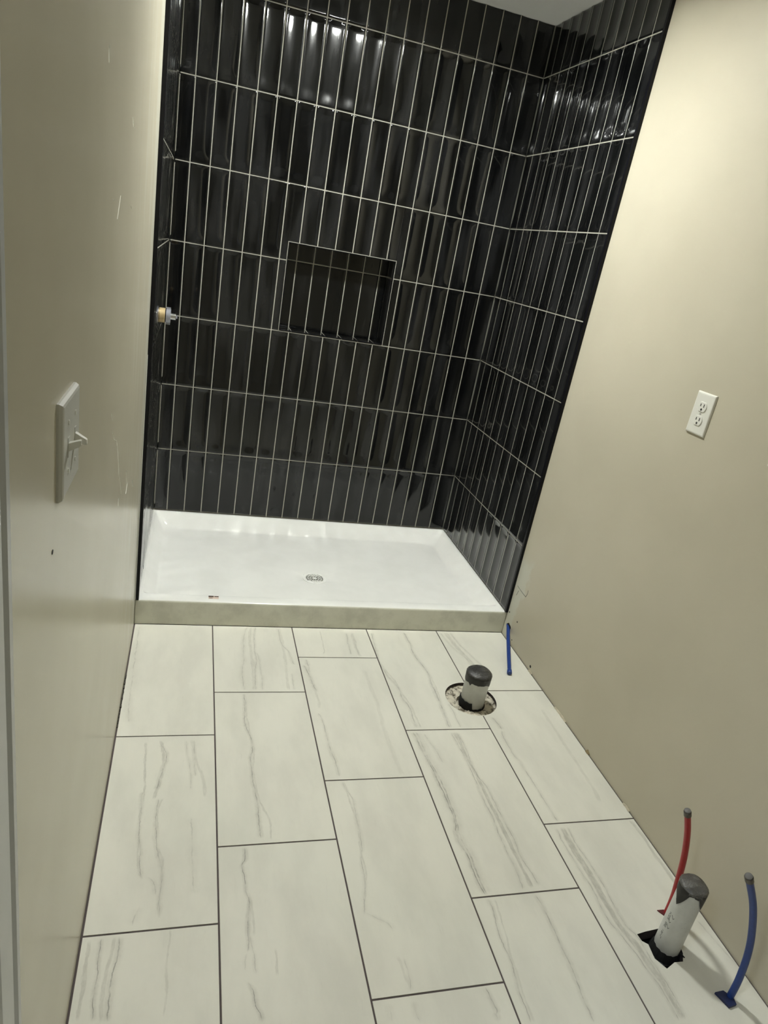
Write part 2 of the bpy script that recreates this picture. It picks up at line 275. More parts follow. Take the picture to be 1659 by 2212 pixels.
# ------------------------------------------------------------------ floor: stone-look tiles with their own veins
def floor_mat(key, veins):
    k = NT('veined_floor_tile_' + key)
    c = k.coord(); sp = k.n('ShaderNodeSeparateXYZ'); k.l(c, sp.inputs[0]); X, Y = sp.outputs[0], sp.outputs[1]
    cloud = k.noise(k.coord((1.0, .38, 1)), 7, 5, .6)
    grain = k.noise(k.coord((1, .35, 1)), 90, 5, .7)
    col = k.mix(k.ramp(cloud, .35, .7), (0.685, 0.672, 0.595), (0.615, 0.604, 0.535))
    wig = k.math('ADD', k.math('MULTIPLY', k.math('SUBTRACT', k.noise(k.coord((.5, 1, 1)), 60, 5, .7), .5), .007), k.math('MULTIPLY', k.math('SUBTRACT', k.noise(k.coord((.5, 1, 1)), 16, 2), .5), .010))
    wigs = k.math('MULTIPLY', k.math('SUBTRACT', k.noise(k.coord((1, .35, 1)), 34, 4, .6), .5), .022)
    strg = k.noise(k.coord((.6, 1, 1)), 26, 3, .6)
    thin = wide = None
    for s, w, pts in veins:
        y0, y1 = pts[0][1], pts[-1][1]
        if y1 - y0 < .012: continue
        xs = [p[0] for p in pts]; x0, x1 = min(xs) - .001, max(xs) + .001
        fc = k.n('ShaderNodeFloatCurve'); cu = fc.mapping.curves[0]
        P = []
        for x, y in pts:
            t = (y - y0) / (y1 - y0)
            if P and t - P[-1][0] < .012: continue
            P.append((t, (x - x0) / (x1 - x0)))
        cu.points[0].location = P[0]; cu.points[1].location = P[-1]
        for q in P[1:-1]: cu.points.new(*q)
        fc.mapping.update()
        t = k.math('DIVIDE', k.math('SUBTRACT', Y, y0), y1 - y0)
        k.l(t, fc.inputs['Value'])
        xc = k.math('MULTIPLY_ADD', fc.outputs[0], x1 - x0, x0)
        big = w > .0036
        d = k.math('ABSOLUTE', k.math('SUBTRACT', k.math('SUBTRACT', X, xc), wigs if big else wig))
        ww = w * (.75 if big else 1.05)
        prof = k.ramp(d, ww, 0.0 if not big else ww * .45)
        f = .008 / (y1 - y0)
        mask = k.math('MULTIPLY', k.ramp(t, -.001, min(.25, f * 1.6)), k.ramp(t, 1.001, 1 - min(.25, f * 1.6)))
        v = k.math('MULTIPLY', k.math('MULTIPLY', prof, mask), s)
        if big: wide = v if wide is None else k.math('MAXIMUM', wide, v)
        else:
            thin = v if thin is None else k.math('MAXIMUM', thin, v)
            hz = k.math('MULTIPLY', k.math('MULTIPLY', k.ramp(k.math('SUBTRACT', d, k.math('MULTIPLY', wigs, .6)), ww * 7, 0.0), mask), s * .36)
            wide = hz if wide is None else k.math('MAXIMUM', wide, hz)
    if wide is not None:
        g = k.math('MULTIPLY', wide, k.ramp(grain, .30, .66, .55, 1.6), clamp=True)
        col = k.mix(k.math('MULTIPLY', g, .8), col, (0.26, 0.25, 0.21))
    if thin is not None:
        g = k.math('MULTIPLY', thin, k.ramp(strg, .38, .62, .12, .95), clamp=True)
        col = k.mix(g, col, (0.115, 0.11, 0.092))
    fine = k.ramp(k.noise(k.coord((1, .12, 1)), 60, 6, .75), .58, .8)
    col = k.mix(k.math('MULTIPLY', fine, .22), col, (0.35, 0.34, 0.30))
    k.base(col)
    k.set(Roughness=.5); k.b.inputs['Specular IOR Level'].default_value = .3
    return k.m
XS = [0.0045, X1, X1 + SX, X1 + 2 * SX, X1 + 3 * SX, W - .004]
JN = {'a': -.5107, 'b': -.3022, 'c': -.0935, 'd': -.5081, 'e': -.298}
fb = bmesh.new(); mats = [MT_JOINT]
G = .0021
for ci, key in enumerate('abcde'):
    ys = [YC - .003, JN[key]]
    while ys[-1] > YW: ys.append(ys[-1] - LP)
    for i in range(len(ys) - 1):
        kk = key + str(i)
        mats.append(floor_mat(kk, VEINS.get(kk, [])))
        x0 = XS[ci] + (G if ci else 0); x1 = XS[ci + 1] - (G if ci < 4 else 0)
        box(fb, x0, x1, max(ys[i + 1] + G, YW), ys[i] - (G if i else 0), -.010, 0.0, len(mats) - 1, .0008)
floor_tiles = obj('floor_tiles_tmp', fb, mats)
gb = bmesh.new(); box(gb, 0.0, W, YW, YC, -.03, -.0015)
grout_tmp = obj('grout_tmp', gb, MT_JOINT)
# holes for the two waste pipes
cb = bmesh.new()
lathe(cb, [(.0955, -.1), (.0955, .05)], 1.2005, -.3445, 40)
ph = [(1.298, -1.272), (1.325, -1.268), (1.396, -1.262), (1.399, -1.300), (1.390, -1.332), (1.376, -1.351), (1.352, -1.350), (1.322, -1.362), (1.306, -1.335), (1.312, -1.300), (1.300, -1.290)]
rings(cb, [[(x, y, z) for x, y in ph] for z in (-.1, .05)], True, True, True)
cut = obj('cutter_tmp', cb, MT_JOINT)
def boolcut(o):
    md = o.modifiers.new('b', 'BOOLEAN'); md.operation = 'DIFFERENCE'; md.object = cut; md.solver = 'EXACT'
    dg = bpy.context.evaluated_depsgraph_get(); dg.update()
    me = bpy.data.meshes.new_from_object(o.evaluated_get(dg)); o.modifiers.clear(); o.data = me
    return o
boolcut(floor_tiles); boolcut(grout_tmp)
# join grout bed and tiles into the floor
jb = bmesh.new(); jb.from_mesh(floor_tiles.data); jb.from_mesh(grout_tmp.data)
flr_me = bpy.data.meshes.new('floor'); jb.to_mesh(flr_me); jb.free()
for m in mats: flr_me.materials.append(m)
flr = link('floor', flr_me); flr['kind'] = 'structure'
for o in (floor_tiles, grout_tmp, cut): bpy.data.objects.remove(o)
sb = bmesh.new(); box(sb, -.12, W + .12, YW - .1, YB + .25, -.13, -.045)
obj('floor_slab', sb, MT_DARK, kind='structure')

# ------------------------------------------------------------------ walls, ceiling
DY0, DY1, DZ = -2.56, -1.762, 2.05      # doorway in the left wall, beside the camera
wb = bmesh.new()
box(wb, -.12, 0, DY1, YF - .0125, -.04, H); box(wb, -.12, 0, YW, DY0, -.04, H); box(wb, -.12, 0, DY0, DY1, DZ, H)
box(wb, -.12, -.001, YF - .0125, YB + .02, -.04, H)
wl = obj('wall_left', wb, MT_WL, kind='structure')
wb = bmesh.new(); box(wb, W, W + .12, YW, YC - .004, -.04, H); box(wb, W + .001, W + .12, YC - .004, YB + .02, -.04, H)
wr = obj('wall_right', wb, MT_WR, kind='structure')
wb = bmesh.new(); box(wb, -.12, W + .12, YW - .12, YW, -.04, H)
obj('wall_front', wb, MT_WR, kind='structure')
wb = bmesh.new()
for a in ((-.12, NX0 - .012, 0, H), (NX1 + .012, W + .12, 0, H), (NX0 - .012, NX1 + .012, 0, NZ0 - .014), (NX0 - .012, NX1 + .012, NZ1 + .012, H)):
    box(wb, a[0], a[1], YB + .010, YB + .22, a[2] - (.04 if a[2] == 0 else 0), a[3])
box(wb, NX0 - .012, NX1 + .012, NYB + .012, YB + .22, NZ0 - .014, NZ1 + .012)
obj('wall_back', wb, MT_GROUT, kind='structure')
wb = bmesh.new(); q = .112     # with the square cut-out for the recessed lamp
for a in ((-1.3, LX - q, YW - .12, YB + .22), (LX + q, W + .12, YW - .12, YB + .22), (LX - q, LX + q, YW - .12, LY - q), (LX - q, LX + q, LY + q, YB + .22)): box(wb, *a, H, H + .1)
obj('ceiling', wb, MT_CEIL, kind='structure')
# the hall seen by nobody here, but lighting the doorway
wb = bmesh.new(); box(wb, -1.30, -1.2, YW - .12, -.9, -.04, H); box(wb, -1.2, -.12, -.95, -.9, -.04, H); box(wb, -1.2, -.12, YW - .12, YW - .07, -.04, H)
obj('wall_hall', wb, MT_WR, kind='structure')
wb = bmesh.new(); box(wb, -1.2, 0, YW - .07, -.95, -.06, -.0)
hf = obj('floor_hall', wb, plain('hall_floor', (.36, .30, .24), .5), kind='structure')
ld = bpy.data.lights.new('hall_light', 'AREA'); ld.energy = HALL_POWER; ld.color = (.80, .89, 1.0); ld.size = .35
lo = bpy.data.objects.new('hall_light', ld); C.objects.link(lo); lo.location = (-.7, -2.1, H - .05)

# door casing on the left wall
prof = [(0, -1.683), (.010, -1.685), (.0135, -1.689), (.0135, -1.699), (.009, -1.703), (.0095, -1.708), (.0125, -1.712), (.0125, -1.752), (.010, -1.757), (0, -1.757)]
db = bmesh.new()
rings(db, [[(x, y, z) for x, y in prof] for z in (-.002, DZ + .07)], True, True, True)
rings(db, [[(x, -(y - (-1.762)) * 1 + DY0 - .000, z) for x, y in prof] for z in (-.002, DZ + .07)], True, True, True)
box(db, 0, .0125, DY0 - .005, DY1 + .005, DZ + .005, DZ + .07)
box(db, -.125, .0, DY1 - .018, DY1 - .0005, -.002, DZ - .0005); box(db, -.125, 0, DY0 + .0005, DY0 + .018, -.002, DZ - .0005)
dc = obj('door_1', db, MT_CASING, kind='structure')
cb_ = bmesh.new(); tube(cb_, [(.0015, -1.681, z * .1) for z in range(0, 22)], .0042, 8)
obj('caulk_bead', cb_, MT_CAULK, dc)

# ------------------------------------------------------------------ tiled shower walls
GR = .0021
def lin(a, b, n): return [a + (b - a) * i / n for i in range(n + 1)]
def tile(bm, fa0, fa1, fb0, fb1, a0, a1, b0, b1, mp, depth=.0042, flat=False):
    """one dished tile; f* = the whole tile, a/b = the piece that is kept after cutting"""
    a0, a1, b0, b1 = max(a0, fa0 + GR), min(a1, fa1 - GR), max(b0, fb0 + GR), min(b1, fb1 - GR)
    if a1 - a0 < .002 or b1 - b0 < .002: return
    tx, tz, ph, dv = random.uniform(-.0035, .0035), random.uniform(-.0025, .0025), random.uniform(-.5, .5), random.uniform(.9, 1.1)
    ca, cb = (fa0 + fa1) / 2, (fb0 + fb1) / 2
    e = .0005
    As = [a0, a0 + e] + lin(a0 + e, a1 - e, 12)[1:-1] + [a1 - e, a1]
    m = min(.058, (b1 - b0) * .3)
    Bs = [b0, b0 + e] + lin(b0 + e, b0 + m, 7)[1:] + lin(b0 + m, b1 - m, 5)[1:] + lin(b1 - m, b1 - e, 7)[1:] + [b1]
    def hgt(a, b):
        if flat: return 0
        u = (a - ca) / ((fa1 - fa0) / 2)
        q = 1 - abs(u) ** 2.3
        de = min((b - fb0) / .060, (fb1 - b) / .022)
        de = max(0, min(1, de)); en = de * de * (3 - 2 * de)
        wob = .0009 * math.sin((b - cb) * 14 + ph * 6) * q
        return -(depth * dv * q * en) + wob * en + (a - ca) * tx + (b - cb) * tz
    g = []
    for j, b in enumerate(Bs):
        row = []
        for i, a in enumerate(As):
            edge = i in (0, len(As) - 1) or j in (0, len(Bs) - 1)
            row.append(bm.verts.new(mp(a, b, (hgt(a, b) if not edge else hgt(a, b) - e))))
        g.append(row)
    for j in range(len(Bs) - 1):
        for i in range(len(As) - 1):
            bm.faces.new((g[j][i], g[j][i+1], g[j+1][i+1], g[j+1][i])).material_index = 0
    # skirt into the grout
    rim = g[0] + [r[-1] for r in g[1:]] + g[-1][::-1][1:] + [r[0] for r in g[::-1][1:-1]]
    coords = ([(a, Bs[0]) for a in As] + [(As[-1], b) for b in Bs[1:]] + [(a, Bs[-1]) for a in As[::-1][1:]] + [(As[0], b) for b in Bs[::-1][1:-1]])
    low = [bm.verts.new(mp(a, b, -.006)) for a, b in coords]
    n = len(rim)
    for i in range(n):
        bm.faces.new((rim[i], low[i], low[(i+1) % n], rim[(i+1) % n]))
def pieces(a0, a1, b0, b1, hole):
    if not hole: return [(a0, a1, b0, b1)]
    h0, h1, k0, k1 = hole
    if a1 <= h0 or a0 >= h1 or b1 <= k0 or b0 >= k1: return [(a0, a1, b0, b1)]
    out = []
    if a0 < h0: out.append((a0, h0, b0, b1))
    if a1 > h1: out.append((h1, a1, b0, b1))
    m0, m1 = max(a0, h0), min(a1, h1)
    if b0 < k0: out.append((m0, m1, b0, k0))
    if b1 > k1: out.append((m0, m1, k1, b1))
    return out
def quad(bm, mp, a0, a1, b0, b1, d, mi):
    f = bm.faces.new([bm.verts.new(mp(*p, d)) for p in ((a0, b0), (a1, b0), (a1, b1), (a0, b1))]); f.material_index = mi
def tiled(name, alines, blines, lo, hi, mp, hole=None, zlo=.1045, extra=None):
    """alines, blines: joint positions; lo, hi: the wall's ends"""
    bm = bmesh.new()
    A = [alines[0] - (alines[1] - alines[0])] + alines + [alines[-1] + (alines[1] - alines[0])]
    B = [blines[0] - RH] + blines + [blines[-1] + RH]
    for i in range(len(A) - 1):
        for j in range(len(B) - 1):
            a0, a1, b0, b1 = max(A[i], lo), min(A[i+1], hi), max(B[j], zlo), min(B[j+1], H - .001)
            if a1 <= a0 or b1 <= b0: continue
            for p in pieces(a0, a1, b0, b1, hole): tile(bm, A[i], A[i+1], B[j], B[j+1], *p, mp)
    # pointed joints, almost flush with the tile edges
    gw = .0026
    for j, b in enumerate(blines):
        for p in pieces(lo, hi, b - gw, b + gw, hole): quad(bm, mp, *p, -.0013, 1)
    bs = [zlo] + [b for b in blines if b > zlo] + [H - .0005]
    for a in alines:
        if a - gw < lo or a + gw > hi: continue
        for b0, b1 in zip(bs, bs[1:]):
            for p in pieces(a - gw, a + gw, b0 + (gw if b0 > zlo else 0), b1 - (gw if b1 < H - .01 else 0), hole): quad(bm, mp, *p, -.0013, 1)
    for a in (lo, hi):
        s = 1 if a == lo else -1
        quad(bm, mp, min(a, a + s * .0025), max(a, a + s * .0025), zlo, H - .0005, -.0013, 1)
    if extra: extra(bm)
    o = obj(name, bm, [MT_TILE, MT_GROUT], kind='structure')
    for p in o.data.polygons: p.use_smooth = (p.material_index == 0)
    autosmooth(o, 50)
    return o
rows = [Z7 + RH * k for k in range(7)]
cols = [XC0 + WC * k for k in range(18)]
def niche(bm):
    # interior faces: flat cut tiles with joints
    nc = [.562 + .0789 * k for k in range(6)]
    A = [nc[0] - .0789] + nc + [nc[-1] + .0789]
    for i in range(len(A) - 1):
        a0, a1 = max(A[i], NX0), min(A[i+1], NX1)
        for b0, b1, B0, B1 in ((NZ0 - .02, 1.334, NZ0, 1.334), (1.334, 1.65, 1.334, NZ1)):
            tile(bm, A[i], A[i+1], b0, b1, a0, a1, B0, B1, lambda a, b, d: (a, NYB - d, b), flat=True)
        for zz, sg in ((NZ0, 1), (NZ1, -1)):
            tile(bm, A[i], A[i+1], YB - .05, NYB + .0, a0, a1, YB - .0, NYB - .002, lambda a, b, d, zz=zz, sg=sg: (a, b, zz + sg * d), flat=True)
    quad(bm, lambda a, b, d: (a, NYB - d, b), NX0, NX1, NZ0, NZ1, -.0017, 1)
    for zz, sg in ((NZ0, 1), (NZ1, -1)):
        quad(bm, lambda a, b, d, zz=zz, sg=sg: (a, b, zz + sg * d), NX0, NX1, YB, NYB, -.0017, 1)
    for xx, sg in ((NX0, 1), (NX1, -1)):
        for y0, y1 in ((YB - .06, YB + .018), (YB + .018, YB + .0975), (YB + .0975, YB + .177)):
            for b0, b1, B0, B1 in ((NZ0 - .02, 1.334, NZ0, 1.334), (1.334, 1.65, 1.334, NZ1)):
                tile(bm, y0, y1, b0, b1, max(y0, YB), min(y1, NYB), B0, B1, lambda a, b, d, xx=xx, sg=sg: (xx + sg * d, a, b), flat=True)
        quad(bm, lambda a, b, d, xx=xx, sg=sg: (xx + sg * d, a, b), YB, NYB, NZ0, NZ1, -.0017, 1)
NT_ = .0035
tb = tiled('wall_back_tile', cols, rows, T + .001, W - T - .001, lambda a, b, d: (a, YB - d, b),
      hole=(NX0 - NT_ - .0024, NX1 + NT_ + .0024, NZ0 - NT_, NZ1 + NT_ + .0024), extra=niche)
ycols = sorted([YB - YR0 - WR * k for k in range(10)])
tr = tiled('wall_right_tile', ycols, rows, YF, YB - .001, lambda a, b, d: (W - T - d, a, b), zlo=.1045)
tl = tiled('wall_left_tile', ycols, rows, YF, YB - .001, lambda a, b, d: (T + d, a, b), zlo=.1045)
# metal edge trims
def trim(name, parts):
    b = bmesh.new()
    for p in parts: box(b, *p, 0, .0006)
    return obj(name, b, MT_TRIM, kind='structure')
trim('trim_1', [(0.0005, T + .0015, YF - .012, YF, ZC + .002, H - .001)])
trim('trim_2', [(W - T - .0015, W - .0005, YF - .012, YF, ZC + .002, H - .001)])
x0, x1, z0, z1 = NX0 - NT_, NX1 + NT_, NZ0 - NT_, NZ1 + NT_
nb = .0034
nb = .0034
g3 = bmesh.new()
for p in ((x0 - .0024, x0 + .0002, z0 - .002, z1 + .0024), (x1 - .0002, x1 + .0024, z0 - .002, z1 + .0024), (x0, x1, z1 - .0002, z1 + .0024)):
    box(g3, p[0], p[1], YB - .0012, YB + .006, p[2], p[3])
obj('trim_4', g3, MT_GROUT, kind='structure')
trim('trim_3', [(x0, x0 + nb, YB - .002, YB + .012, z0, z1), (x1 - nb, x1, YB - .002, YB + .012, z0, z1),
                (x0, x1, YB - .002, YB + .012, z0, z0 + nb), (x0, x1, YB - .002, YB + .012, z1 - nb, z1)])
# ------------------------------------------------------------------ shower pan
pan = empty('shower_pan', (W / 2, (YC + YB) / 2, 0))
tag(pan, 'white acrylic shower pan with raised threshold between black tiled walls', 'shower pan')
off = Vector(pan.location)
def rrect(x0, x1, y0, y1, z, r, n=6):
    out = []
    for cx, cy, a in ((x1 - r, y1 - r, 0), (x0 + r, y1 - r, 90), (x0 + r, y0 + r, 180), (x1 - r, y0 + r, 270)):
        for k in range(n + 1):
            t = math.radians(a + 90 * k / n); out.append((cx + r * math.cos(t) - off.x, cy + r * math.sin(t) - off.y, z))
    return out
def rim(x0, x1, y0, y1, zr):
    return rrect(x0, x1, y0, y1, zr, .0) 
DXc, DYc = .732, .455
pb = bmesh.new()
L = []
L.append(rrect(.0008, W - .0008, YC, YB + .004, .0005, .001))
L.append(rrect(.0008, W - .0008, YC, YB + .004, .094, .001))
L.append(rrect(.0012, W - .0012, YC + .001, YB + .004, .099, .002))
L.append(rrect(.0030, W - .0030, YC + .004, YB + .003, .1018, .003))
L.append(rrect(.0060, W - .0060, YC + .008, YB + .002, .1024, .004))
L.append(rrect(.0200, W - .0200, YC + .050, YB - .010, .1024, .020))
L.append(rrect(.0220, W - .0220, YC + .053, YB - .013, .1012, .020))
L.append(rrect(.0240, W - .0240, YC + .056, YB - .016, .0980, .022))
L.append(rrect(.0620, W - .0840, YC + .092, YB - .080, .0560, .045))
L.append(rrect(.0680, W - .0900, YC + .098, YB - .088, .0525, .048))
L.append(rrect(.0780, W - .1000, YC + .108, YB - .100, .0505, .050))
# floor falls gently to the drain
base = L[-1]; zc = .0430
for f in (.75, .5, .3, .16):
    L.append([((DXc - off.x) + (p[0] - (DXc - off.x)) * f, (DYc - off.y) + (p[1] - (DYc - off.y)) * f, zc + (.0505 - zc) * f) for p in base])
n = len(base)
def ringd(r, z):
    out = []
    for p in base:
        d = Vector((p[0] - (DXc - off.x), p[1] - (DYc - off.y))).normalized() * r
        out.append((DXc - off.x + d.x, DYc - off.y + d.y, z))
    return out
L.append(ringd(.058, zc + .0004)); L.append(ringd(.056, zc - .0012)); L.append(ringd(.045, zc - .0014)); L.append(ringd(.0425, zc - .020))
rings(pb, L, True, True, True)
basin = obj('basin', pb, MT_PAN, pan); autosmooth(basin, 40)
# drain: dark throat, strainer plate with rings of slots
db_ = bmesh.new(); lathe(db_, [(.041, zc - .0175), (.041, zc - .0165)], DXc - off.x, DYc - off.y, 32)
obj('drain_throat', db_, MT_DARK, pan)
gr = bmesh.new()
def annulus(bm, r0, r1, z0, z1, n=48):
    cx, cy = DXc - off.x, DYc - off.y
    vs = rings(bm, [circ(cx, cy, z0, r0, n), circ(cx, cy, z1, r0, n), circ(cx, cy, z1, r1, n), circ(cx, cy, z0, r1, n)], True)
    a, b = vs[-1], vs[0]
    for i in range(n): bm.faces.new((a[i], a[(i+1) % n], b[(i+1) % n], b[i]))
zt = zc + .0022
for r0, r1 in ((.0395, .0535), (.0290, .0312), (.0185, .0207), (.0, .0095)):
    if r0 == 0: lathe(gr, [(r1, zt - .002), (r1, zt)], DXc - off.x, DYc - off.y, 32)
    else: annulus(gr, r0, r1, zt - .002, zt)
for (ra, rb, k) in ((.0305, .0405, 20), (.0200, .0300, 14), (.009, .0190, 8)):
    for i in range(k):
        a = 2 * math.pi * i / k + ra * 30; c_, s_ = math.cos(a), math.sin(a)
        hw = .0013
        P = []
        for rr, ss in ((ra, -1), (rb, -1), (rb, 1), (ra, 1)):
            P.append((DXc - off.x + rr * c_ - ss * hw * s_, DYc - off.y + rr * s_ + ss * hw * c_))
        rings(gr, [[(x, y, z) for x, y in P] for z in (zt - .002, zt - .0002)], True, True, True)
g = obj('drain_strainer', gr, plain('satin_strainer', (.80, .80, .76), .3), pan); autosmooth(g, 40)
g['label'] = 'round perforated drain strainer'
# sticker on the threshold
st = bmesh.new(); box(st, -.019, .019, -.011, .011, 0, .0004, 0)
so = empty('sticker', (.283, .1495, ZC)); tag(so, 'tiny tan and dark brown label sticker on the white shower pan threshold', 'sticker')
obj('paper', st, plain('tan_label', (.62, .50, .42), .5), so)
for bb in ((-.019, .000, .002, .011, .0004, .0008), (.003, .019, .004, .010, .0004, .0006), (-.016, -.004, -.007, -.004, .0004, .0006)):
    st = bmesh.new(); box(st, *bb); obj('print', st, plain('brown_ink', (.05, .03, .02), .5), so)

# ------------------------------------------------------------------ shower valve on the left tiled wall
vv = empty('shower_valve', (T, .54, 1.082)); tag(vv, 'unfinished shower valve with tan collar and metal stem on left tiled wall', 'shower valve')
def lx(bm, prof, n=28, yo=0, zo=0):
    rings(bm, [[(x, yo + r * math.cos(2*math.pi*i/n), zo + r * math.sin(2*math.pi*i/n)) for i in range(n)] for r, x in prof], True, True, True)
b = bmesh.new(); lx(b, [(.027, -.004), (.027, .016), (.0255, .018)]); autosmooth(obj('collar', b, MT_BRASS, vv))
b = bmesh.new(); lx(b, [(.0235, .018), (.0235, .0215)]); autosmooth(obj('seal_ring', b, MT_DARK, vv))
b = bmesh.new(); lx(b, [(.0275, .0215), (.0275, .036), (.0255, .038)], 12)
box(b, .0215, .037, -.008, .008, -.031, .031); autosmooth(obj('bonnet_nut', b, MT_CLEARP, vv))
b = bmesh.new(); lx(b, [(.0125, .038), (.0125, .056), (.0110, .057)]); autosmooth(obj('cartridge', b, MT_CHROME, vv))
b = bmesh.new(); box(b, .05, .062, -.006, .006, -.0055, .0055, 0, .0008); obj('stem', b, MT_CLEARP, vv)

# ------------------------------------------------------------------ wall plates
def plate(name, loc, sgn, w, h, d=.0062, mt=MT_WHITE):
    r = empty(name, loc)
    b = bmesh.new()
    def rr(ww, hh, x): return [(sgn * x, -ww, -hh), (sgn * x, ww, -hh), (sgn * x, ww, hh), (sgn * x, -ww, hh)]
    rings(b, [rr(w/2, h/2, 0), rr(w/2, h/2, d * .35), rr(w/2 - .0022, h/2 - .0022, d * .85), rr(w/2 - .005, h/2 - .005, d)], True, True, True)
    obj('plate', b, mt, r)
    return r
def duplex(r, d=.0062):
    for zc_ in (.0195, -.0195):
        b = bmesh.new()
        L_ = []
        for x, s in ((-d + .0005, 1), (-d - .0016, 1), (-d - .0022, .95)):
            P = []
            for i in range(28):
                t = 2 * math.pi * i / 28; y_, z_ = .0172 * math.cos(t), .0172 * math.sin(t)
                z_ = max(-.0135, min(.0135, z_)); P.append((x, y_ * s, zc_ + z_ * s))
            L_.append(P)
        rings(b, L_, True, True, True); f = obj('socket_face', b, MT_WHITE, r); autosmooth(f)
        b = bmesh.new()
        box(b, -d - .0026, -d - .001, -.0082, -.0052, zc_ - .0005, zc_ + .0085); box(b, -d - .0026, -d - .001, .0052, .0082, zc_ + .0005, zc_ + .0080)
        rings(b, [[(x, .0032 * math.cos(2*math.pi*i/14), zc_ - .0075 + .0034 * math.sin(2*math.pi*i/14)) for i in range(14)] for x in (-d - .001, -d - .0026)], True, True, True)
        obj('slots', b, MT_SLOT, f)
    b = bmesh.new()
    rings(b, [[(x, .0028 * math.cos(2*math.pi*i/14), .0028 * math.sin(2*math.pi*i/14)) for i in range(14)] for x in (-d - .0001, -d - .0011)], True, True, True)
    obj('screw', b, plain('painted_screw', (.40, .39, .35), .4), r)
r = plate('electrical_outlet', (W, -.6215, 1.184), -1, .078, .118); duplex(r)
tag(r, 'white duplex outlet plate in the middle of the bare beige right wall', 'outlet')
r = plate('electrical_outlet', (W, -.941, 1.184), -1, .078, .118); duplex(r)
tag(r, 'white wall plate cut off at the right frame edge', 'outlet')
# two-gang switch on the left wall
sw = plate('light_switch', (0, -1.370, 1.176), 1, .114, .118, .0075, MT_SWITCH)
tag(sw, 'white double toggle light switch plate on the left wall near the doorway', 'light switch')
for yc_, up in ((-.023, 1), (.023, -1)):
    b = bmesh.new(); box(b, .006, .0082, yc_ - .0052, yc_ + .0052, -.012, .012, 0, .0005); obj('toggle_frame', b, MT_SWITCH, sw)
    b = bmesh.new()
    L_ = [[(.0075, yc_ + s*.0042, z) for s, z in ((-1, -.005), (1, -.005), (1, .005), (-1, .005))],
          [(.0200, yc_ + s*.0034, z + up * .006) for s, z in ((-1, -.004), (1, -.004), (1, .0035), (-1, .0035))],
          [(.0215, yc_ + s*.0026, z + up * .0065) for s, z in ((-1, -.003), (1, -.003), (1, .0028), (-1, .0028))]]
    rings(b, L_, True, True, True); obj('toggle', b, MT_WHITE, sw)
    for zz in (.030, -.030):
        b = bmesh.new(); rings(b, [[(x, yc_ + .003 * math.cos(2*math.pi*i/12), zz + .003 * math.sin(2*math.pi*i/12)) for i in range(12)] for x in (.0073, .0086)], True, True, True)
        obj('screw', b, MT_WHITE, sw)

# ------------------------------------------------------------------ recessed ceiling lamp (above the frame)
cl = empty('ceiling_light', (LX, LY, H)); tag(cl, 'round recessed ceiling lamp above the shower front', 'ceiling light')
b = bmesh.new()
lp = [(.100, .027), (.102, .0), (.1045, -.004), (.158, -.0035), (.1605, -.0002)]
rings(b, [[(r * math.cos(2*math.pi*i/64), r * math.sin(2*math.pi*i/64), z) for i in range(64)] for r, z in lp], True); autosmooth(obj('trim_ring', b, plain('grey_baffle', (.45, .45, .43), .7), cl))
b = bmesh.new(); lathe(b, [(.1005, 0), (.1005, .004)], 0, 0, 64)
k = NT('lamp_lens'); k.b.inputs['Emission Color'].default_value = LAMP_COL; k.b.inputs['Emission Strength'].default_value = LAMP_STRENGTH; k.base((.9, .9, .85))
ln = obj('lens', b, k.m, cl); ln.location = (0, 0, .020)

# ------------------------------------------------------------------ waste pipes
MT_BLK = plain('black_tape_adhesive', (.012, .011, .010), .45, nscale=80, namt=.4)
def ragged(bm, r, ztop, zbase, teeth, n=64, dome=.006, seed=1, bulge=.0015, open_=None):
    """tape cap: domed top and a torn skirt; teeth = list of (angle deg, half width deg, extra length)"""
    rnd = random.Random(seed)
    def skirt(a):
        z = zbase
        for t, w_, l in teeth:
            d = abs((a - t + 180) % 360 - 180)
            if d < w_: z -= l * (1 - d / w_) ** .8
        return z + rnd.uniform(-.0008, .0008)
    L_ = []
    for f in (.05, .3, .55, .8, .93):
        L_.append([(r * f * math.cos(2*math.pi*i/n), r * f * math.sin(2*math.pi*i/n), ztop + dome * (1 - f * f) - .0012 * math.sin(3 * 2*math.pi*i/n + f * 9) * f * f) for i in range(n)])
    rb = [(r + bulge) * (1 + rnd.uniform(-.012, .012)) for i in range(n)]
    L_.append([(rb[i] * math.cos(2*math.pi*i/n), rb[i] * math.sin(2*math.pi*i/n), ztop - .004) for i in range(n)])
    sk = [skirt(360 * i / n) for i in range(n)]
    for f in (.33, .66, 1):
        L_.append([((r + bulge * (1 - f * .4)) * math.cos(2*math.pi*i/n), (r + bulge * (1 - f*.4)) * math.sin(2*math.pi*i/n), ztop - .004 + (sk[i] - ztop + .004) * f) for i in range(n)])
    L_.append([((r + .0001) * math.cos(2*math.pi*i/n), (r + .0001) * math.sin(2*math.pi*i/n), sk[i] + .0003) for i in range(n)])
    rings(bm, L_, True, True, False)
    for f in bm.faces:
        if f.calc_center_median().z < ztop - .0075: f.material_index = 1
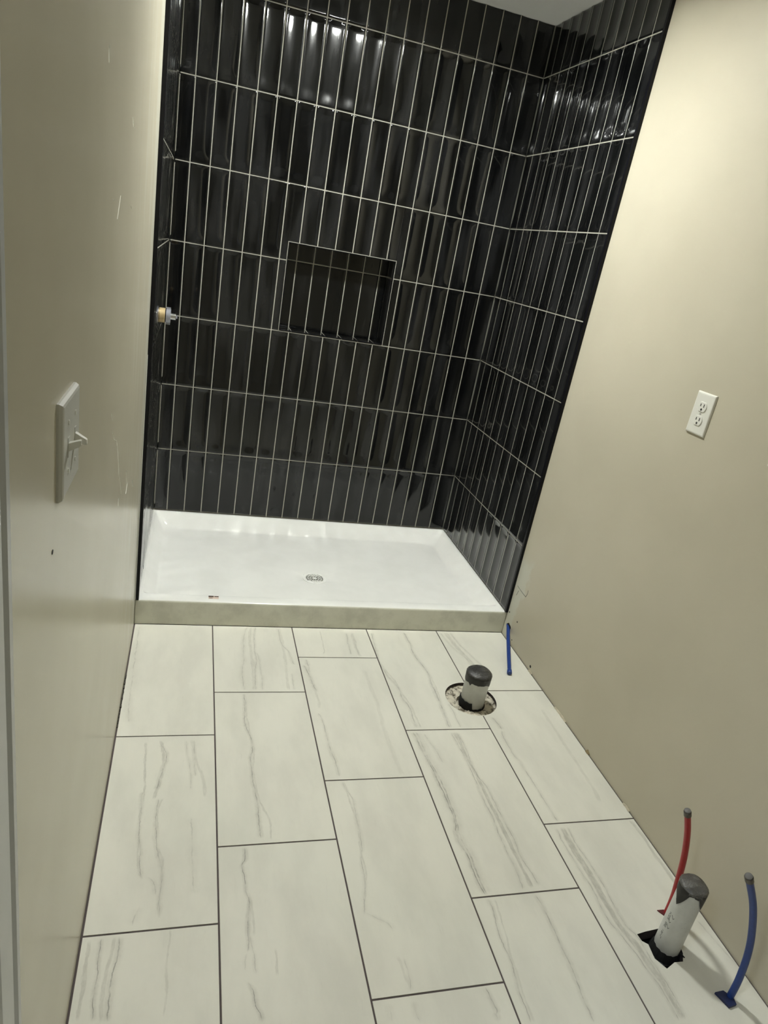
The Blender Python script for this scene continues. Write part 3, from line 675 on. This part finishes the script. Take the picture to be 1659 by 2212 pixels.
# toilet waste
tp = empty('waste_pipe', (1.2055, -.348, -.03)); tag(tp, 'short wide white pipe with a black domed cap standing in a round floor hole', 'pipe')
b = bmesh.new()
lathe(b, [(.0435, 0.012), (.0445, .014), (.0445, .148)], 0, 0, 48); autosmooth(obj('pipe_stub', b, MT_PVC, tp))
b = bmesh.new(); ragged(b, .0455, .150, .122, [(213, 7, .013), (250, 60, .003), (318, 26, .013), (178, 34, .009), (20, 30, .006)], seed=3, dome=.010)
autosmooth(obj('tape_cap', b, [MT_TAPE, MT_BLK], tp), 60)
b = bmesh.new()      # torn black sleeve round the foot
n = 56; L_ = []
for r_, z_ in ((.0460, .004), (.0490, .014), (.0475, None)):
    L_.append([(r_ * math.cos(2*math.pi*i/n), r_ * math.sin(2*math.pi*i/n), (z_ if z_ else .026 + (.014 if 140 < 360*i/n < 247 else -.008) + .0012 * math.sin(i * 1.7))) for i in range(n)])
L_.append([(.0448 * math.cos(2*math.pi*i/n), .0448 * math.sin(2*math.pi*i/n), L_[-1][i][2]) for i in range(n)])
rings(b, L_, True); autosmooth(obj('torn_sleeve', b, MT_DARK, tp), 60)
# the hole's rubble bed
b = bmesh.new(); rnd = random.Random(5)
L_ = []
for f in (1.0, .93, .84, .75, .66, .58, .52):
    L_.append([(.0962 * f * math.cos(2*math.pi*i/72), .0962 * f * math.sin(2*math.pi*i/72), -.0225 + (f - .7) * .010 + rnd.uniform(-.0022, .0022)) for i in range(72)])
L_.append([(.048 * math.cos(2*math.pi*i/72), .048 * math.sin(2*math.pi*i/72), -.04) for i in range(72)])
rings(b, L_, True, False, True)
o = obj('trim_5', b, MT_RUB, kind='structure'); o.location = (1.2005, -.3445, .006)
# crumbs lying in the hole
for i in range(14):
    a = rnd.uniform(0, 6.28); rr_ = rnd.uniform(.062, .086); s_ = rnd.uniform(.0025, .006)
    b = bmesh.new(); bmesh.ops.create_icosphere(b, subdivisions=1, radius=s_)
    for v in b.verts: v.co = Vector((v.co.x * rnd.uniform(.7, 1.4), v.co.y * rnd.uniform(.5, 1.1), v.co.z * .6))
    o = obj('mortar_crumb', b, MT_RUB); o.location = (1.2005 + rr_ * math.cos(a), -.3445 + rr_ * math.sin(a), -.0135 + s_ * .3)
    tag(o, 'small crumb of pale mortar in the round hole around the wide pipe', 'crumb', 'mortar crumbs in the round floor hole')
# sink drain
dp = empty('drain_pipe', (1.3665, -1.303, -.04)); tag(dp, 'tall narrow white pipe with torn black tape cap and printed side', 'pipe')
b = bmesh.new(); lathe(b, [(.0305, 0), (.0305, .238)], 0, 0, 48); autosmooth(obj('pipe_stub', b, MT_PVC, dp))
b = bmesh.new(); ragged(b, .0322, .240, .226, [(186, 32, .044), (286, 24, .034), (150, 16, .014), (233, 16, -.004), (40, 40, .02)], seed=8, dome=.007)
autosmooth(obj('tape_cap', b, [MT_FOIL, MT_BLK], dp), 60)
b = bmesh.new()      # black strips filling the square cut-out
L_ = []
for f, z in ((1.25, .012), (1.16, .022), (1.02, .034), (1.005, .0345)):
    L_.append([(.0305 * f * math.cos(2*math.pi*i/40), .0305 * f * math.sin(2*math.pi*i/40), z + .0015 * math.sin(i * 2.1)) for i in range(40)])
rings(b, L_, True)
tube(b, [(.020, -.040, .0395), (.012, -.022, .041)], .0022, 8)
obj('black_wrap', b, MT_DARK, dp)
# printed characters on the pipe (vertical line of print on the side facing the camera)
SEG = {'1': ['cv'], 'I': ['cv'], 'P': ['lv', 'tv', 'rt', 'mv'], 'V': ['d1', 'd2'], 'C': ['lv', 'tv', 'bv'], '2': ['tv', 'rt', 'mv', 'lb', 'bv'],
       '8': ['lv', 'rv', 'tv', 'mv', 'bv'], '5': ['tv', 'lt', 'mv', 'rb', 'bv'], 'R': ['lv', 'tv', 'rt', 'mv', 'd3'], 'A': ['lv', 'rv', 'tv', 'mv'], 'S': ['tv', 'lt', 'mv', 'rb', 'bv'], '4': ['lt', 'mv', 'rv'], '0': ['lv', 'rv', 'tv', 'bv'], 'H': ['lv', 'rv', 'mv'], '-': ['mv'], 'J': ['rv', 'bv']}
SEGC = {'cv': (.5, 0, .5, 1), 'lv': (0, 0, 0, 1), 'rv': (1, 0, 1, 1), 'tv': (0, 1, 1, 1), 'bv': (0, 0, 1, 0), 'mv': (0, .5, 1, .5), 'rt': (1, .5, 1, 1),
        'rb': (1, 0, 1, .5), 'lt': (0, .5, 0, 1), 'lb': (0, 0, 0, .5), 'd1': (0, 1, .5, 0), 'd2': (.5, 0, 1, 1), 'd3': (.4, .5, 1, 0)}
b = bmesh.new()
def stroke(bm, u0, v0, u1, v1, th):
    R0 = .03062
    d = Vector((u1 - u0, v1 - v0)); d.normalize(); nrm = Vector((-d.y, d.x)) * th
    P = [(u0 + nrm.x, v0 + nrm.y), (u1 + nrm.x, v1 + nrm.y), (u1 - nrm.x, v1 - nrm.y), (u0 - nrm.x, v0 - nrm.y)]
    rings(bm, [[(rr * math.cos(ANG + u / R0), rr * math.sin(ANG + u / R0), v) for u, v in P] for rr in (R0 - .0005, R0)], True, True, True)
ANG = math.radians(176)
def word(bm, txt, v, hgt=.0052, wid=.0055, gap=.0022):
    # characters read along the pipe's axis (text rotated upward)
    for ch in txt:
        if ch != ' ':
            for sname in SEG[ch]:
                a0, b0, a1, b1 = SEGC[sname]
                stroke(bm, -(b0 - .5) * hgt, v + a0 * wid, -(b1 - .5) * hgt, v + a1 * wid, .00045)
        v += wid + gap
    return v
MT_INK = plain('faded_black_ink', (.07, .068, .06), .6)
for txt, v, wd, gp in (('J-R1', .062, .0055, .0022), ('88', .1005, .0055, .0022), ('52CH', .125, .0045, .0016), ('8', .19, .0055, .0022)):
    b = bmesh.new(); word(b, txt, v, wid=wd, gap=gp); obj('print', b, MT_INK, dp)
for v0, u0 in ((.113, .004), (.131, .002), (.147, .006)):
    b = bmesh.new(); stroke(b, u0, v0, u0 + .005, v0 - .009, .0006); stroke(b, u0 + .005, v0 - .009, u0 + .0075, v0 - .004, .0005); obj('scuff', b, MT_INK, dp)

# ------------------------------------------------------------------ water tubes
def pex(name, base, ctrl, mat, dark, label, cap=True, cap_mat=None, group=None, foot=True, r=.0078):
    o = empty(name, base); tag(o, label, 'tube', group)
    B = Vector(base); pts = [Vector(p) - B for p in spline(ctrl, 10)]
    b = bmesh.new(); tube(b, pts, r, 16); autosmooth(obj('tube_run', b, mat, o))
    if cap:
        e = pts[-1]; d = (pts[-1] - pts[-2]).normalized()
        b = bmesh.new(); tube(b, [e - d * .014, e - d * .0135, e - d * .001, e], r, 16, [r + .0002, r + .0013, r + .0013, r + .0002])
        autosmooth(obj('crimp_ring', b, cap_mat or MT_STEEL, o))
        b = bmesh.new(); tube(b, [e - d * .001, e + d * .0035, e + d * .0045], r, 16, [r * .98, r * .98, r * .7])
        autosmooth(obj('end_plug', b, plain('grey_plug', (.11, .105, .10), .55), o))
    return o
def foot_patch(o, P, mat, h=.0025):  # flat dark patch on the floor around a tube's base
    b = bmesh.new(); rings(b, [[(x, y, z) for x, y in P] for z in (.0002, h)], True, True, True); obj('base_patch', b, mat, o)
t1 = pex('water_tube', (1.4165, -1.228, 0), [(1.4165, -1.228, -.02), (1.418, -1.226, .05), (1.414, -1.222, .112), (1.402, -1.22, .192), (1.380, -1.22, .271), (1.352, -1.22, .343)], MT_RED, MT_REDDK,
         'red plastic water tube curving up behind the tall narrow drain pipe')
foot_patch(t1, [(-.022, .010), (-.003, .0095), (.006, .004), (-.002, -.012), (-.006, -.014)], MT_REDDK, .003)
t2 = pex('water_tube', (1.433, -1.445, 0), [(1.433, -1.445, -.02), (1.437, -1.442, .065), (1.420, -1.44, .172), (1.374, -1.44, .293), (1.318, -1.44, .392)], MT_BLUE, MT_BLUEDK,
         'long blue plastic water tube rising from the floor near the frame corner')
foot_patch(t2, [(-.030, .014), (-.006, .015), (.008, -.004), (.004, -.018), (-.018, -.021)], MT_BLUEDK, .006)
t3 = pex('water_tube', (1.432, -.17, 0.01), [(1.535, .110, .060), (1.5205, .071, .052), (1.494, .008, .046), (1.462, -.075, .035), (1.436, -.150, .018), (1.421, -.192, .0095)], MT_BLUE, MT_BLUEDK,
         'short blue water tube running from a wall hole beside the shower pan', cap=False)
b = bmesh.new(); tube(b, [Vector(p) - Vector((1.432, -.17, .01)) for p in ((1.4255, -.180, .0125), (1.424, -.184, .0120), (1.418, -.199, .0098), (1.417, -.202, .0095))], .008, 14, [.0079, .0095, .0100, .0080])
autosmooth(obj('crimp_ring', b, MT_BLUE, t3))
# ragged hole in the drywall for it
b = bmesh.new()
Ph = [(.019 * math.cos(t) * (1 + .1 * math.sin(3*t)), (.004 + .0165 * math.sin(t)) * (1 + .08 * math.cos(5*t))) for t in [2*math.pi*i/24 for i in range(24)]]
rings(b, [[(W + .0004, .070 + y, .050 + z) for y, z in Ph], [(W - .0006, .070 + y, .050 + z) for y, z in Ph]], True, True, True)
obj('pipe_hole', b, MT_DARK, wr)
# pencil scribble, screw holes and nicks in the right wall
b = bmesh.new()
for seg in (((.087, .246), (.066, .243)), ((.064, .243), (.034, .2405), (.002, .240)), ((.004, .239), (-.004, .258), (-.002, .273)), ((.069, .232), (.078, .206))):
    for p, q in zip(seg, seg[1:]):
        tube(b, [(W, p[0], p[1]), (W, q[0], q[1])], .0011, 6)
obj('pencil_mark', b, plain('graphite', (.10, .10, .09), .6), wr)
for (y_, z_, r_) in ((.094, .114, .0035), (.014, .1135, .004), (.016, .024, .003), (-.170, .020, .006)):
    b = bmesh.new(); rings(b, [[(x, y_ + r_ * (1 + .25 * math.sin(3*i)) * math.cos(2*math.pi*i/12), z_ + r_ * math.sin(2*math.pi*i/12)) for i in range(12)] for x in (W + .0004, W - .0005)], True, True, True)
    obj('screw_hole', b, MT_SLOT, wr)
b = bmesh.new(); rings(b, [[(x, -1.448 + .004 * math.cos(2*math.pi*i/12), 1.064 + .0028 * math.sin(2*math.pi*i/12)) for i in range(12)] for x in (-.0004, .0006)], True, True, True)
obj('screw_hole', b, MT_SLOT, wl)
# chipped plaster along the floor line on the right
for i, (y_, l_, h_, lab) in enumerate(((-.182, .030, .010, 'flake of chipped plaster at the right wall foot near the round hole'),
                                  (-.440, .085, .007, 'long sliver of dried plaster along the right wall foot'),
                                  (-.640, .022, .010, 'dirty plaster chip at the right wall foot midway along the tiles'),
                                  (-.880, .035, .006, 'thin pale plaster flake at the right wall foot before the red tube'))):
    rnd = random.Random(i + 20); b = bmesh.new(); n = 10
    top = [(-.0015 - .002 * rnd.random(), y_ - l_/2 + l_ * k / n, h_ * math.sin(math.pi * (k + .5) / (n + 1)) * rnd.uniform(.6, 1.1) + .001) for k in range(n + 1)]
    rings(b, [[(x - .003, y, .0002) for x, y, z in top], top, [(-.0002, y, z * 1.05) for x, y, z in top], [(-.0002, y, .0002) for x, y, z in top]], False)
    o = obj('plaster_chip', b, plain('chip_%d' % i, ((.50, .45, .34) if i != 2 else (.28, .22, .12)), .9, nscale=120, namt=.35)); o.location = (W, 0, 0)
    tag(o, lab, 'plaster chip')
# dark debris in the gap along the left wall
b = bmesh.new(); rnd = random.Random(77)
for k in range(46):
    y_ = -.47 + .26 * k / 46; s_ = rnd.uniform(.0012, .0035)
    box(b, .0003, .0003 + s_ * 1.5, y_, y_ + s_ * 2.4, -.001, s_ * rnd.uniform(.4, 1.3))
obj('gap_dirt', b, plain('dark_dirt', (.06, .055, .045), .95, nscale=200, namt=.6), wl)

# scratches of dried joint compound on the left wall, and the raw corner edge beside the tile trim
MT_SCR = plain('dried_joint_compound', (.78, .77, .69), .8, nscale=300, namt=.15)
rnd = random.Random(31)
for line in [[(-0.85, 1.033), (-0.816, 1.008), (-0.763, 0.987), (-0.733, 0.954), (-0.692, 0.891), (-0.645, 0.848), (-0.622, 0.813)], [(-0.298, 0.728), (-0.264, 0.695)], [(-0.879, 1.079), (-0.862, 1.06)], [(-0.682, 0.826), (-0.679, 0.804)], [(-0.506, 0.83), (-0.459, 0.778), (-0.492, 0.762)], [(-0.851, 1.461), (-0.891, 1.423)], [(-0.662, 1.447), (-0.636, 1.441)], [(-0.687, 1.601), (-0.668, 1.586)], [(-1.062, 1.646), (-1.057, 1.626)], [(-0.964, 1.454), (-0.951, 1.451)]]:
    pts = []
    for (ya, za), (yb_, zb) in zip(line, line[1:]):
        for k in range(4): pts.append((ya + (yb_ - ya) * k / 4 + rnd.uniform(-.0012, .0012), za + (zb - za) * k / 4))
    pts.append(line[-1])
    b = bmesh.new(); n = len(pts)
    a_, c_ = [], []
    for k, (y_, z_) in enumerate(pts):
        w_ = .0034 * math.sin(math.pi * (k + .6) / (n + .2)) * rnd.uniform(.5, 1.1) + .0004
        a_.append((-.0002, y_ - w_, z_)); c_.append((.0007, y_, z_))
    d_ = [(-.0002, 2 * c[1] - a[1], c[2]) for a, c in zip(a_, c_)]
    rings(b, [a_, c_, d_], False); obj('scuff', b, MT_SCR, wl)
b = bmesh.new(); zs = [.11 + .045 * k for k in range(21)]
P_ = [(.0008, .094 + rnd.uniform(-.004, .003), z) for z in zs]
rings(b, [P_, [(.0014, .1000, z) for z in zs], [(.0010, .1046, z) for z in zs], [(-.0002, .1048, z) for z in zs]], False); obj('raw_edge', b, MT_SCR, wl)
